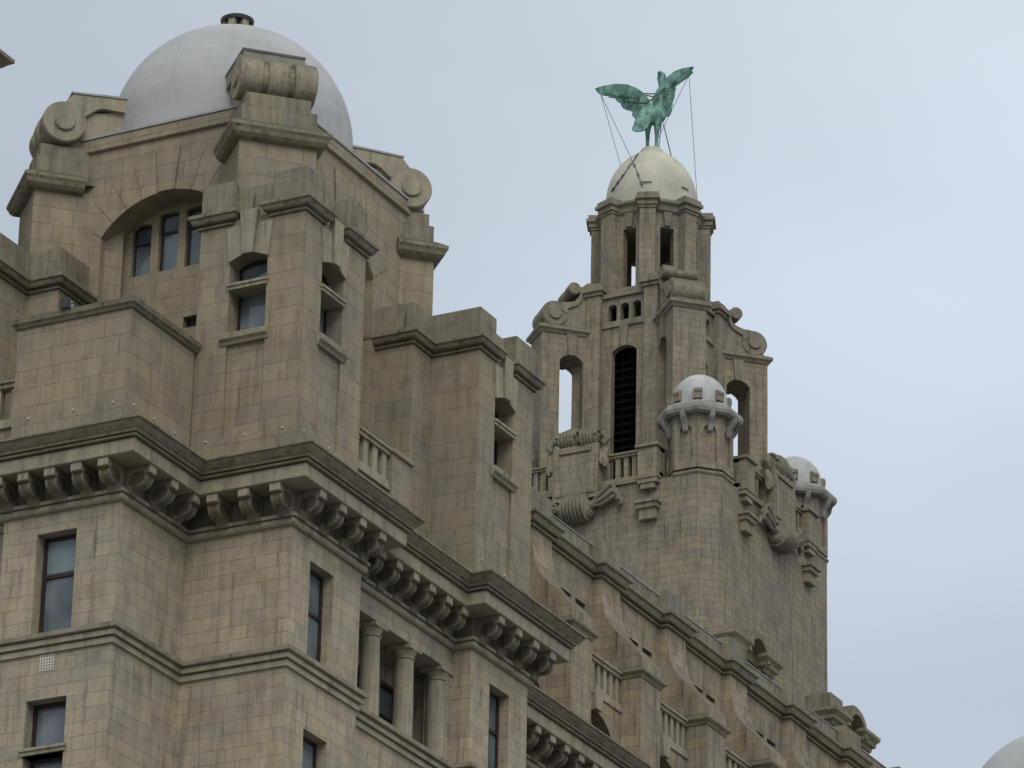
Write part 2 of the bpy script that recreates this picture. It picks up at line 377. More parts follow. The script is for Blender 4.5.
# recessed colonnade between the two bays
MB(FB(89.43, 51.73)).wall(0, 5.51, 0, 42.62, 0, -.6, [(.28, 5.22, 38.9, 41.32, 0)]).build('wall', M_low, OB)
MB(FB(89.43, 53.0)).wall(-.2, 5.7, 38, 42.0, 0, -.3, [(.75 + 1.75 * k, 1.75 + 1.75 * k, 38.9, 40.9, 0) for k in range(3)]).build('loggia_wall', M_low, OB)
MB().box(89.43, 94.94, 52.33, 53.0, 38.5, 38.86).build('loggia_floor', M_trim, OB)
MB().box(89.43, 94.94, 52.33, 53.0, 41.33, 41.6).build('loggia_ceiling', M_trim, OB)
for k in range(3): window(FB(89.43, 53.0), .76 + 1.75 * k, 1.74 + 1.75 * k, 38.9, 40.9, .12, OB, 40.1, fw=.08)
def column(x):
    y = 51.99
    c = MB().lathe((x, y), [(.265, 38.92), (.28, 38.98), (.248, 39.04), (.246, 39.8), (.228, 41.0)], 28).build('column', M_trim, OB, 'auto')
    MB().lathe((x, y), [(.228, 40.98), (.26, 41.0), (.26, 41.03), (.235, 41.05), (.235, 41.1), (.29, 41.17), (.30, 41.2)], 28).box(x - .31, x + .31, y - .31, y + .31, 41.2, 41.32).build('capital', M_trim, c, 'auto')
    return c
for x in (91.35, 93.02, 94.66): column(x)
lower_wall((94.94, 51.21), FA, .52 + 2, [])
lower_wall((95.49, 51.21), FB, 2.42 - .55, [(.43, 1.45, 38.93, 41.28, 0), (.43, 1.45, 35.0, 37.25, 0)])
for z0, z1, tr in ((38.93, 41.28, 40.3), (35.0, 37.25, None)): window(FB(95.49, 51.21), .44, 1.44, z0, z1, .26, OB, tr, fw=.08)
MB().box(97.36, 97.91, 51.21, 54.5, 0, 42.62).build('wall', M_low, OB)
lower_wall((97.91, 54.0), FB, 42.1, [(1.6 + 4.15 * k + d_, 2.6 + 4.15 * k + d_, 38.93, 41.3, 0) for k in range(9) for d_ in (0, 1.4)], z1=42.62)
for k in range(4):
    for d_ in (0, 1.4): window(FB(97.91, 54), 1.6 + 4.15 * k + d_, 2.6 + 4.15 * k + d_, 38.93, 41.3, .35, OB)
MB().box(139.5, 140, 54, 80, 0, 49).build('wall', M_low, OB)
MB().box(84.4, 139.5, 79.5, 80, 0, 49).build('wall', M_low, OB)
# roof decks behind the parapets
MB().box(84.4, 97.4, 54.5, 79.5, 43.3, 43.5).build('roof', M_lead, OB)
MB().box(97.4, 139.5, 54.6, 79.5, 48.2, 48.45).build('roof', M_lead, OB)
# ---- string course, corbel band, main cornice
SPROF = [(-.02, 38.43), (.06, 38.43), (.06, 38.575), (.02, 38.58), (.02, 38.60), (.12, 38.605), (.12, 38.73), (.08, 38.735), (.08, 38.755), (.19, 38.77), (.21, 38.87), (-.02, 38.915)]
MB().sweep(PATH, SPROF).build('string_course', M_trim, OB)
MB().sweep(PATH, [(-.02, 41.84), (.08, 41.84), (.12, 41.88), (.12, 41.985), (.06, 41.99), (.06, 42.01), (.16, 42.015), (.16, 42.10), (-.02, 42.13)]).build('corbel_band', M_trim, OB)
MB().sweep(PATH, [(-.03, 42.64), (.74, 42.64), (.76, 42.66), (.76, 42.97), (-.03, 42.975)]).build('cornice_fascia', M_trim, OB)
CPROF = [(-.03, 42.978), (.66, 42.98), (.66, 43.0), (.84, 43.002), (.84, 43.055), (.77, 43.057), (.77, 43.075), (.885, 43.077), (.90, 43.13), (.95, 43.17), (1.01, 43.25), (1.045, 43.31), (1.08, 43.315), (1.08, 43.37), (-.03, 43.50)]
MB().sweep(PATH, CPROF).build('cornice', M_crown, OB)
SIDE = [(0, 42.64), (.70, 42.64), (.70, 42.43), (.61, 42.42), (.605, 42.34), (.57, 42.26), (.50, 42.20), (.41, 42.165), (.32, 42.15), (.26, 42.12), (.22, 42.06), (.21, 41.99), (0, 41.99)]
corb = {}
MB().sweep(PATH, [(-.02, 42.13), (.012, 42.13), (.012, 42.64), (-.02, 42.64)]).build('shaded_frieze', M_corb_shade, OB)  # thin dark sheet between corbels: soot and cornice shade in its colour
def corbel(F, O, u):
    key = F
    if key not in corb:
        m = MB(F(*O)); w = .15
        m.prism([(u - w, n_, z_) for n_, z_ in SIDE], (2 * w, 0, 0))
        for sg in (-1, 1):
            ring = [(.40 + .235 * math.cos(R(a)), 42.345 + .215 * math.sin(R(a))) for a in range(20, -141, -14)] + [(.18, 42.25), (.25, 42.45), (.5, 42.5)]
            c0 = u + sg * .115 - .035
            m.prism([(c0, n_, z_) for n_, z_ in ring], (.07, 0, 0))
        o = m.build('corbel', M_corb_shade, OB)
        MB(F(*O)).box(u - w + .01, u + w - .01, .56, .715, 42.45, 42.635).build('corbel_cap', M_trim, o)  # front block stays pale, as the lit face against the darkened corbel
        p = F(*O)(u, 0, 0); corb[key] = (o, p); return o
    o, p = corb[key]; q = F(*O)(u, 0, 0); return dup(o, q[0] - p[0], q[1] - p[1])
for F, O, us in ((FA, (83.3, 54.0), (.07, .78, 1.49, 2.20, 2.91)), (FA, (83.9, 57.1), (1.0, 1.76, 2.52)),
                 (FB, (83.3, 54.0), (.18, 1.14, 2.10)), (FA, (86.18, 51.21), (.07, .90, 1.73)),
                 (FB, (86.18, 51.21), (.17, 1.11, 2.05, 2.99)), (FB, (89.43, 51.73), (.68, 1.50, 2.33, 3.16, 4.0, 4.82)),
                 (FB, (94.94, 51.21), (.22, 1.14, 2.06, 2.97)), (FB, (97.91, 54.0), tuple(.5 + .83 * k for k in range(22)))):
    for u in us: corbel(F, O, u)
# ventilation grille under the left bay window
gm = MB(FA(83.3, 54))
for i in range(6): gm.box(1.50 + .072 * i, 1.515 + .072 * i, .0, .015, 38.03, 38.41); 
for i in range(6): gm.box(1.50, 1.875, .0, .012, 38.03 + .072 * i, 38.05 + .072 * i)
gr = gm.build('vent_grille', M_white, OB)
MB(FA(83.3, 54)).box(1.49, 1.885, 0.0, .005, 38.02, 38.42).build('grille_back', M_trim, gr)

# ---- block standing on the cornice over the left bay
pb = MB().box(83.3, 86.1, 54.0, 57.08, 43.4, 46.66).build('parapet_block', M_up, OB)
MB().sweep([(86.1, 57.08), (83.3, 57.08), (83.3, 54.0), (86.17, 54.0)], [(-.3, 46.62), (.05, 46.62), (.09, 46.68), (.14, 46.72), (.16, 46.83), (.12, 46.86), (-.3, 46.88)]).build('coping', M_crown, pb)
# little steel studs low on the walls
for F, O, us in ((FA, (83.3, 54.0), (.35, 1.42, 2.62)), (FB, (83.3, 54.0), (.3, 1.2, 2.1)), (FA, (86.18, 51.21), (.35, 1.35, 2.4)), (FB, (86.18, 51.21), (.35, 1.5)), (FB, (94.94, 51.21), (.4, 1.6))):
    for u in us: MB(F(*O)).box(u - .02, u + .02, 0, .03, 44.30, 44.34).build('wall_stud', M_white, OB)

def balustrade(F, O, u0, u1, parent, zt=45.58, zb=44.62, count=4, thick=.28, ped=None, mat=M_trim, base=True, bw=.22):
    m = MB(F(*O)); m.box(u0, u1, -thick, .0, zt - .16, zt); m.box(u0, u1, -thick - .03, .05, zt - .05, zt + .01)
    if base: m.box(u0, u1, -thick, .0, zb - .22, zb)
    o = m.build('balustrade', mat, parent)
    step = (u1 - u0) / count
    for k in range(count):
        c = u0 + step * (k + .5)
        MB(F(*O)).box(c - bw / 2, c + bw / 2, -thick + .05, -.05, zb - .003, zt - .158).build('baluster', mat, o)
    return o
balustrade(FB, (89.2, 51.4), .0, 1.8, OB, count=4, zb=44.75)
MB(FB(91.0, 51.4)).box(0, .95, -.35, .04, 43.4, 45.5).box(-.05, 1.0, -.38, .1, 45.5, 45.62).build('balustrade_pedestal', M_up, OB)
MB(FB(89.2, 51.42)).box(0, 2.7, -.4, -.05, 43.4, 44.6).build('parapet_wall', M_up, OB)
balustrade(FA, (83.7, 57.1), .0, 3.0, OB, count=6)
MB(FA(83.75, 57.1)).box(0, 14, -.4, -.02, 43.4, 44.6).build('parapet_wall', M_up, OB)

# ---- pylon faces shared by the corner tower and the second pylon
CAP = [(-.02, 49.80), (.06, 49.80), (.06, 49.87), (.02, 49.875), (.02, 49.89), (.14, 49.90), (.17, 49.94), (.20, 50.02), (.24, 50.04), (.24, 50.13), (.10, 50.20), (-.02, 50.22)]
def pylon_face(fr, parent, p1=.95, w=1.0, p3=.98, z0=43.4, mat=M_up, dep=.55, skip=0):
    a, b, c = p1, p1 + w, p1 + w + p3
    MB(fr).wall(skip, c, z0, 49.9, 0, -.07, [(a, b, 44.35, 46.72, 0), (a + .02, b - .0, 46.93, 48.80, .16)]).build('wall', mat, parent)
    MB(fr).wall(.08, c, z0, 49.9, -.07, -dep, [(a + .02, b, 46.93, 48.80, .16)]).build('inner_wall', mat, parent)
    MB(fr).box(.34, c, -.32, -dep, 49.9, 50.88).build('attic_block', M_grey, parent)
    window(fr, a + .03, b - .01, 46.95, 48.14, dep - .12, parent, fw=.05)
    window(fr, a + .03, b - .01, 48.2, 48.82, dep - .12, parent, fw=.05, rise=.12)
    MB(fr).box(a - .02, b + .02, -dep, .055, 48.08, 48.22).box(a - .04, b + .04, -dep + .1, .09, 48.17, 48.235).build('transom_bar', M_trim, parent)
    MB(fr).prism([(a - .10, n_, z_) for n_, z_ in ((-.3, 46.68), (.03, 46.68), (.06, 46.75), (.13, 46.80), (.15, 46.93), (.10, 46.95), (-.3, 46.96))], (w + .24, 0, 0)).build('window_sill', M_trim, parent)
    cu = (a + b) / 2
    k = MB(fr).prism([(cu - .14, 0, 48.93), (cu + .14, 0, 48.93), (cu + .235, 0, 50.06), (cu - .235, 0, 50.06)], (0, .13, 0)); k.build('keystone', M_trim, parent)
    for sg in (-1, 1):
        h = w / 2
        q = [(cu + sg * .155, 0, 48.95), (cu + sg * (h + .02), 0, 48.80), (cu + sg * (h + .03), 0, 48.92), (cu + sg * (h + .11), 0, 49.68), (cu + sg * .225, 0, 49.72)]
        MB(fr).prism(q, (0, .06, 0)).build('voussoir', M_trim, parent)
    return a, b, c
def pil_cap(path, parent, blocks):
    MB().sweep(path, CAP).build('pilaster_cap', M_crown, parent)
    for bx in blocks: MB().box(*bx, 50.15, 50.95).build('cap_block', M_grey, parent)

# ---- second pylon, over the bay right of the colonnade
P2A, P2B = (94.94, 51.21), (97.91, 51.21)
MB(FA(*P2A)).wall(0, 1.35, 43.4, 49.9, 0, -.07).build('wall', M_up, OB)
pylon_face(FB(*P2A), OB, .88, 1.02, 1.05, skip=.071)
MB().box(95.4, 97.4, 51.77, 56, 43.4, 50.85).build('pylon_core', M_up, OB)
MB().box(97.35, 97.89, 51.75, 56, 43.4, 50.8).build('wall', M_up, OB)
pil_cap([(94.94, 52.9), (94.94, 51.21), (95.80, 51.21), (95.80, 51.6)], OB, [(94.92, 95.78, 51.19, 52.9)])
pil_cap([(96.86, 51.6), (96.86, 51.21), (97.91, 51.21), (97.91, 56)], OB, [(96.88, 97.93, 51.19, 51.9)])
# stepped pilaster in the angle behind it
MB().box(93.95, 95.2, 52.56, 54.5, 43.4, 49.95).build('pilaster', M_up, OB)
pil_cap([(93.95, 53.93), (93.95, 52.56), (94.93, 52.56)], OB, [(93.97, 95.4, 52.58, 54.2)])
# mirrored pair on the left flank
MB().box(87.5, 88.9, 58.87, 60.2, 43.4, 49.95).build('pilaster', M_up, OB)
pil_cap([(87.5, 59.77), (87.5, 58.87), (88.90, 58.87)], OB, [(87.52, 88.85, 58.89, 60.2)])
MB().box(86.18, 89.0, 59.78, 63.0, 43.4, 50.0).build('pylon_core', M_up, OB)
pil_cap([(86.18, 63.0), (86.18, 59.78), (87.5, 59.78)], OB, [(86.2, 88.85, 59.80, 63.0)])

# ---- long attic wing with swept buttresses
ATT = [(-.02, 48.85), (.08, 48.85), (.08, 48.92), (.03, 48.93), (.03, 48.95), (.16, 48.96), (.19, 49.02), (.22, 49.13), (.28, 49.15), (.28, 49.23), (.12, 49.30), (-.02, 49.32)]
x_first, per, nb_ = 99.70, 4.16, 9
ap = [(97.5, 54.55)]
for k in range(nb_):
    x = x_first + per * k
    ap += [(x, 54.55), (x, 54.31), (x + 1.2, 54.31), (x + 1.2, 54.55)]
ap += [(140, 54.55)]
MB().sweep(ap, ATT).build('attic_cornice', M_crown, OB)
MB().box(97.5, 140, 54.57, 55.0, 49.28, 49.81).build('attic_parapet', M_grey, OB)
MB().box(97.5, 140, 54.545, 55.02, 49.812, 49.835).build('parapet_flashing', M_lead, OB)
WOP = ((2.26, 2.88), (3.12, 3.74))
win_ops = [(x_first + per * k - 97.5 + a, x_first + per * k - 97.5 + b, 47.52, 47.94, 0) for k in range(nb_) for a, b in WOP]
MB(FB(97.5, 54.55)).wall(0, 42.5, 43.4, 48.95, 0, -.4, win_ops).build('attic_wall', M_wing, OB)
def wing_bay(x):
    r = []
    r.append(MB().box(x, x + 1.2, 54.33, 54.9, 49.2, 50.0).build('pier_block', M_grey, OB))
    sw = [(54.6, 48.9), (54.31, 48.9), (54.29, 48.5), (54.25, 48.15), (54.20, 47.89), (54.12, 47.65), (54.00, 47.43), (53.86, 47.25), (53.68, 47.07), (53.47, 46.88), (53.24, 46.64), (53.04, 46.38), (53.04, 46.1), (54.6, 46.1)]
    r.append(MB().prism([(x, a, b) for a, b in sw], (1.2, 0, 0)).build('swept_buttress', M_wing, OB))
    r.append(MB().box(x, x + 1.2, 53.05, 54.6, 43.38, 45.85).build('buttress_pier', M_wing, OB))
    r.append(MB().sweep([(x, 54.5), (x, 53.05), (x + 1.2, 53.05), (x + 1.2, 54.5)], [(-.3, 45.78), (.02, 45.78), (.05, 45.86), (.13, 45.93), (.13, 46.0), (.05, 46.08), (-.3, 46.11)]).build('pier_cap', M_crown, OB))
    r.append(balustrade(FB, (x + 1.2, 53.62), 0, per - 1.2, OB, zt=45.93, zb=45.05, count=8, thick=.24, bw=.17))
    r.append(MB(FB(x + 1.2, 53.66)).wall(0, per - 1.2, 43.42, 44.86, 0, -.35, [(.55, per - 1.75, 43.44, 43.95, .46)], seg=12).build('balustrade_wall', M_wing, OB))
    r.append(MB(FB(x + 1.2, 53.69)).prism([(1.32, 0, 44.42), (1.64, 0, 44.42), (1.74, 0, 45.04), (1.22, 0, 45.04)], (0, .14, 0)).build('keystone', M_trim, OB))
    for a, b in WOP:
        r.append(MB(FB(x, 54.55)).box(a + .01, b - .01, -.3, -.33, 47.53, 47.93).build('attic_window', M_frame, OB))
    return r
proto = wing_bay(x_first)
for k in range(1, nb_):
    for o in proto: dup(o, per * k)

# ================================================================== DOMED CORNER TOWER
CT = thing('corner_tower', 'square stone corner tower with big smooth grey dome and scroll consoles on its corner piers', 'tower', (92.4, 57.0, 43.5))
cx, cy = 92.4, 57.0
# arch walls of the drum
AX, BY = 88.91, 53.94
DX1, DY1 = 95.9, 60.06
MB(FA(AX, BY)).wall(0, DY1 - BY, 43.4, 54.15, 0, -1.0, [(1.02, 4.72, 44.0, 51.74, .93)], seg=20).build('wall', M_up, CT)
BW = 53.62
MB(FB(AX, BW)).wall(1.02, DX1 - AX, 43.4, 54.15, 0, -1.0, [(1.14, 4.82, 44.0, 51.66, .93)], seg=20).build('wall', M_up, CT)
MB(FA(DX1 - 1.0, BY + .9)).box(0, DY1 - BY - .9, -1, 0, 43.4, 54.15).build('wall', M_up, CT)
MB(FB(AX + .9, DY1)).box(0, DX1 - AX - 1.0, 0, 1.0, 43.4, 54.15).build('wall', M_up, CT)
# screens with the four-light windows
lights = [(1.52 + .855 * k, 2.07 + .855 * k) for k in range(4)]
ttop = (52.30, 52.44, 52.44, 52.30)
def lights_for(off, span):
    c = off; return [(c + .775 * (k - 1.5) - .275, c + .775 * (k - 1.5) + .275) for k in range(4)]
for F, off, O in ((FA, 2.86, (AX + .78, BY)), (FB, 2.98, (AX, BW + .80))):
    ls = lights_for(off, 3)
    ops = [(a, b, 50.90, t - (.06 if i in (0, 3) else 0), .05) for i, ((a, b), t) in enumerate(zip(ls, ttop))]
    so_ = [(off - .55, off - .17, 49.22, 49.52, 0)] if F is FA else []
    MB(F(*O)).wall(off - 2.0, off + 2.0, 43.4, 52.9, 0, -.3, ops + so_, seg=6).build('window_screen', M_up, CT)
    for i, (a, b, zb, zt, r_) in enumerate(ops): window(F(*O), a + .01, b - .01, zb, zt, .10, CT, 51.98 if i in (1, 2) else 51.8, rise=.04, fw=.045)
    if so_: MB(F(*O)).box(so_[0][0], so_[0][1], -.2, -.22, 49.22, 49.52).build('vent_shutter', M_frame, CT)
# voussoirs of the big arches
def voussoirs(fr, uc, parent):
    hw, rise, zs = 1.84, .93, 51.72
    Rr = (hw * hw + rise * rise) / (2 * rise); zc = zs + rise - Rr; amax = math.asin(hw / Rr)
    n = 9
    for i in range(n):
        a0 = -amax + 2 * amax * i / n + .005; a1 = -amax + 2 * amax * (i + 1) / n - .005
        ext = (.78, .86, .98, 1.08, 1.16)[min(i, n - 1 - i)] 
        def pt(a, r): return (uc + r * math.sin(a), 0, zc + r * math.cos(a))
        poly = [pt(a0, Rr + .004), pt((a0 + a1) / 2, Rr + .004), pt(a1, Rr + .004), pt(a1, Rr + ext), pt(a0, Rr + ext)]
        MB(fr).prism(poly, (0, .012 if i != 4 else .05, 0)).build('voussoir', M_up, parent)
voussoirs(FA(AX, BY), 2.87, CT); voussoirs(FB(AX, BW), 2.98, CT)
# drum parapet
dp = [(AX, DY1), (AX, BW), (DX1, BW), (DX1, DY1)]
MB().sweep(dp, [(-.9, 54.12), (.02, 54.12), (.09, 54.15), (.09, 54.48), (-.9, 54.52)], closed=True).build('parapet', M_up, CT)
MB().sweep(dp, [(-.8, 54.5), (.12, 54.49), (.12, 54.55), (-.8, 54.57)], closed=True).build('parapet_flashing', M_lead, CT)
MB().box(AX + .6, DX1 - .6, BY + .6, DY1 - .6, 53.9, 54.3).build('roof', M_lead, CT)
# dome
RD = 3.10
DZ = 55.44
prof = [(RD * 1.0, 54.3)] + [(RD * math.cos(R(a)), DZ + RD * math.sin(R(a))) for a in range(0, 88, 4)] + [(.3, DZ + RD * .996)]
dome = MB().lathe((cx - .18, cy + .07), prof, 96).build('dome', M_dome, CT, 'auto')
vp = (cx - .18, cy + .07)
ven = MB().lathe(vp, [(.36, 58.4), (.36, 58.62), (.24, 58.62), (.24, 58.94), (.42, 58.94), (.44, 59.03), (.36, 59.08)], 24).build('dome_vent', M_steel, dome, 'auto')
for k in range(8):
    a = R(45 * k + 10)
for k in range(6):
    a = R(60 * k + 8); c_, s_ = math.cos(a), math.sin(a)
    ven_m = MB(frame(vp, (-s_, c_), (c_, s_))).box(-.09, .09, .22, .38, 58.60, 58.95)
    ven_m.build('vent_post', M_trim, dome)
# corner piers with scrolls
def pier(corner, od, hw, out_, parent, full=True):
    od = Vector(od).normalized(); t = Vector((-od.y, od.x))
    fr = frame(corner, (t.x, t.y), (od.x, od.y))
    inn = -1.6
    MB(fr).box(-hw, hw, inn, out_, 43.4, 52.95).build('corner_pier', M_up, parent)
    path = [(-hw, -.5), (-hw, out_), (hw, out_), (hw, -.5)]
    # outward lies to the right of travel in plan: order the path so
    pw = [fr(u, n_, 0)[:2] for u, n_ in path]
    area = sum(pw[i][0] * pw[(i + 1) % 4][1] - pw[(i + 1) % 4][0] * pw[i][1] for i in range(4))
    if area < 0: pw = pw[::-1]
    MB().sweep(pw, [(-.2, 52.86), (.03, 52.86), (.14, 52.90), (.22, 52.98), (.26, 53.08), (.30, 53.14), (.30, 53.22), (.05, 53.40), (-.2, 53.42)]).build('pier_cornice', M_crown, parent)
    MB(fr).box(-hw + .02, hw - .02, -1.3, out_ - .02, 53.2, 53.86).box(-hw + .14, hw - .16, -1.4, out_ - .12, 53.8, 54.24).build('pier_block', M_grey, parent)
    # scroll console: side outline in (n, z)
    cz, cn, r_ = 54.86, out_ - .66, .56
    core = [(-2.1, 53.9), (cn, 53.9), (cn, 54.9), (-1.0, 54.95), (-1.15, 55.40), (-2.1, 55.5)]
    sc = MB(fr); hb = hw * .80
    # body block with curled underside
    und = [(cn - .30 - .72 * i / 8, 55.06 + .40 * (1 - math.cos(math.pi * i / 8)) / 2 + (.0)) for i in range(9)]
    body = [(-2.1, 55.42)] + [(p[0], p[1]) for p in und[::-1]] + [(cn - .05, 54.9), (cn + .1, 55.35), (cn - .22, 55.74), (-2.1, 55.84)]
    sc.prism([(-hb, a, b) for a, b in body], (2 * hb, 0, 0))
    s_ob = sc.build('scroll_console', M_trim, parent)
    MB(fr).prism([(-hb + .12, a, b) for a, b in ((-2.1, 54.2), (cn, 54.2), (cn, 55.2), (-2.1, 55.6))], (2 * hb - .24, 0, 0)).build('scroll_web', M_trim, s_ob)
    MB(fr).prism([(-hb - .03, a, b) for a, b in ((-2.1, 55.84), (cn - .20, 55.745), (cn - .16, 55.79), (-2.1, 55.90))], (2 * hb + .06, 0, 0)).build('scroll_flashing', M_lead, s_ob)
    def disc(u0, u1, rad, bev=.03):
        m = MB(); ax0, ax1 = Vector(fr(u0, cn, cz)), Vector(fr(u1, cn, cz)); L_ = (ax1 - ax0); k = bev / L_.length
        m.tube([ax0, ax0 + L_ * k, ax1 - L_ * k, ax1], [rad - bev, rad, rad, rad - bev], 40); return m
    disc(-hw + .0, -hw * .42, r_).build('volute', M_trim, s_ob, 'auto')
    disc(-hw * .46, -hw * .22, r_ - .12).build('volute', M_trim, s_ob, 'auto')
    disc(-hw * .26, hw * .28, r_ + .02, .08).build('volute', M_trim, s_ob, 'auto')
    disc(hw * .24, hw * .46, r_ - .14).build('volute', M_trim, s_ob, 'auto')
    disc(hw * .42, hw, r_).build('volute', M_trim, s_ob, 'auto')
    disc(-hw - .07, -hw + .02, .26, .02).build('volute_eye', M_trim, s_ob, 'auto')
    disc(hw - .02, hw + .07, .26, .02).build('volute_eye', M_trim, s_ob, 'auto')
pier((AX, BY), (-1, -1), .97, .95, CT)
pier((AX, DY1), (-1, 1), .83, .73, CT)
pier((DX1, BY), (1, -1), .82, .52, CT)
pier((DX1, DY1), (1, 1), .83, .6, CT)
# corner pylon in front of the near pier
PA = (86.18, 51.21)
pylon_face(FA(*PA), CT, .95, 1.03, .86)
pylon_face(FB(*PA), CT, .87, 1.06, 1.0, skip=.071)
MB().box(86.74, 89.09, 51.77, 54.0, 43.4, 50.85).build('pylon_core', M_up, CT)
MB().box(88.55, 89.1, 51.28, 53.95, 43.4, 50.0).build('wall', M_up, CT)
MB().box(86.3, 88.92, 53.6, 54.04, 43.4, 50.0).build('wall', M_up, CT)
pil_cap([(86.55, 52.10), (86.18, 52.10), (86.18, 51.21), (87.05, 51.21), (87.05, 51.55)], CT, [(86.16, 86.6, 51.19, 52.08), (86.601, 87.03, 51.19, 51.6)])
pil_cap([(86.9, 54.05), (86.18, 54.05), (86.18, 53.20), (86.55, 53.20)], CT, [(86.16, 87.2, 53.22, 54.04)])
pil_cap([(88.12, 51.55), (88.12, 51.21), (89.10, 51.21), (89.10, 53.9)], CT, [(88.14, 89.08, 51.19, 52.2)])

# ================================================================== FLOODLIGHT
FLD = thing('floodlight', 'small pale metal floodlight clamped on the coping of the left parapet block', 'floodlight', (83.2, 55.67, 46.86))
MB().box(83.10, 83.34, 55.56, 55.80, 46.86, 47.06, .03).build('lamp_housing', M_lead, FLD)
MB().box(83.05, 83.10, 55.54, 55.82, 46.84, 47.08).build('lamp_bezel', M_steel, FLD)
MB().tube([(83.22, 55.50, 46.87), (83.18, 55.50, 46.98), (83.22, 55.86, 46.98), (83.22, 55.86, 46.87)], .018, 8).build('bracket', M_steel, FLD)

# ================================================================== ROOF PAVILION at the left edge
RP = thing('roof_pavilion', 'stone rooftop pavilion whose cornice tip enters at the upper left corner', 'pavilion', (89.2, 66.4, 50))
MB().box(87.0, 91.5, 64.24, 68.8, 43.5, 59.0).build('wall', M_up, RP)
MB().sweep([(87, 68.8), (87, 64.24), (91.5, 64.24), (91.5, 68.8)], [(-.3, 58.8), (.05, 58.8), (.15, 58.9), (.3, 59.0), (.42, 59.12), (.5, 59.16), (.5, 59.27), (.1, 59.5), (-.3, 59.55)], closed=True).build('cornice', M_crown, RP)
MB().box(87.1, 91.4, 64.34, 68.7, 59.4, 59.8).build('parapet', M_grey, RP)

# ================================================================== CLOCK TOWER
TX, TY = 159.0, 77.85; SX, SY = 158.62, 77.85; WX, WY = 5.72, 5.78; A_, B_ = SX - WX, SY - WY; ch = .70
TW = thing('clock_tower', 'tall stone tower in tiers with open belfry, corner turrets and round lantern with domed cap', 'tower', (TX, TY, 0))
def chamf(wx, wy, c): return [(SX - wx, SY - wy + c), (SX - wx + c, SY - wy), (SX + wx - c, SY - wy), (SX + wx, SY - wy + c), (SX + wx, SY + wy - c), (SX + wx - c, SY + wy), (SX - wx + c, SY + wy), (SX - wx, SY + wy - c)]
MB().prism([(x, y, 0) for x, y in chamf(WX, WY, ch)], (0, 0, 72.2)).build('shaft', M_tow, TW)
FRT = {'A': frame((A_, SY), (0, 1), (-1, 0)), 'B': frame((SX, B_), (1, 0), (0, -1)), 'C': frame((SX + WX, SY), (0, -1), (1, 0)), 'D': frame((SX, SY + WY), (-1, 0), (0, 1))}
HALF = {'A': WY - 2.3, 'B': WX - 2.3, 'C': WY - 2.3, 'D': WX - 2.3}
def frond(m, pts, r0):
    n = len(pts); m.tube(pts, [r0 * (.45 + .75 * math.sin(math.pi * (i + .6) / (n + .4))) for i in range(n)], 8)
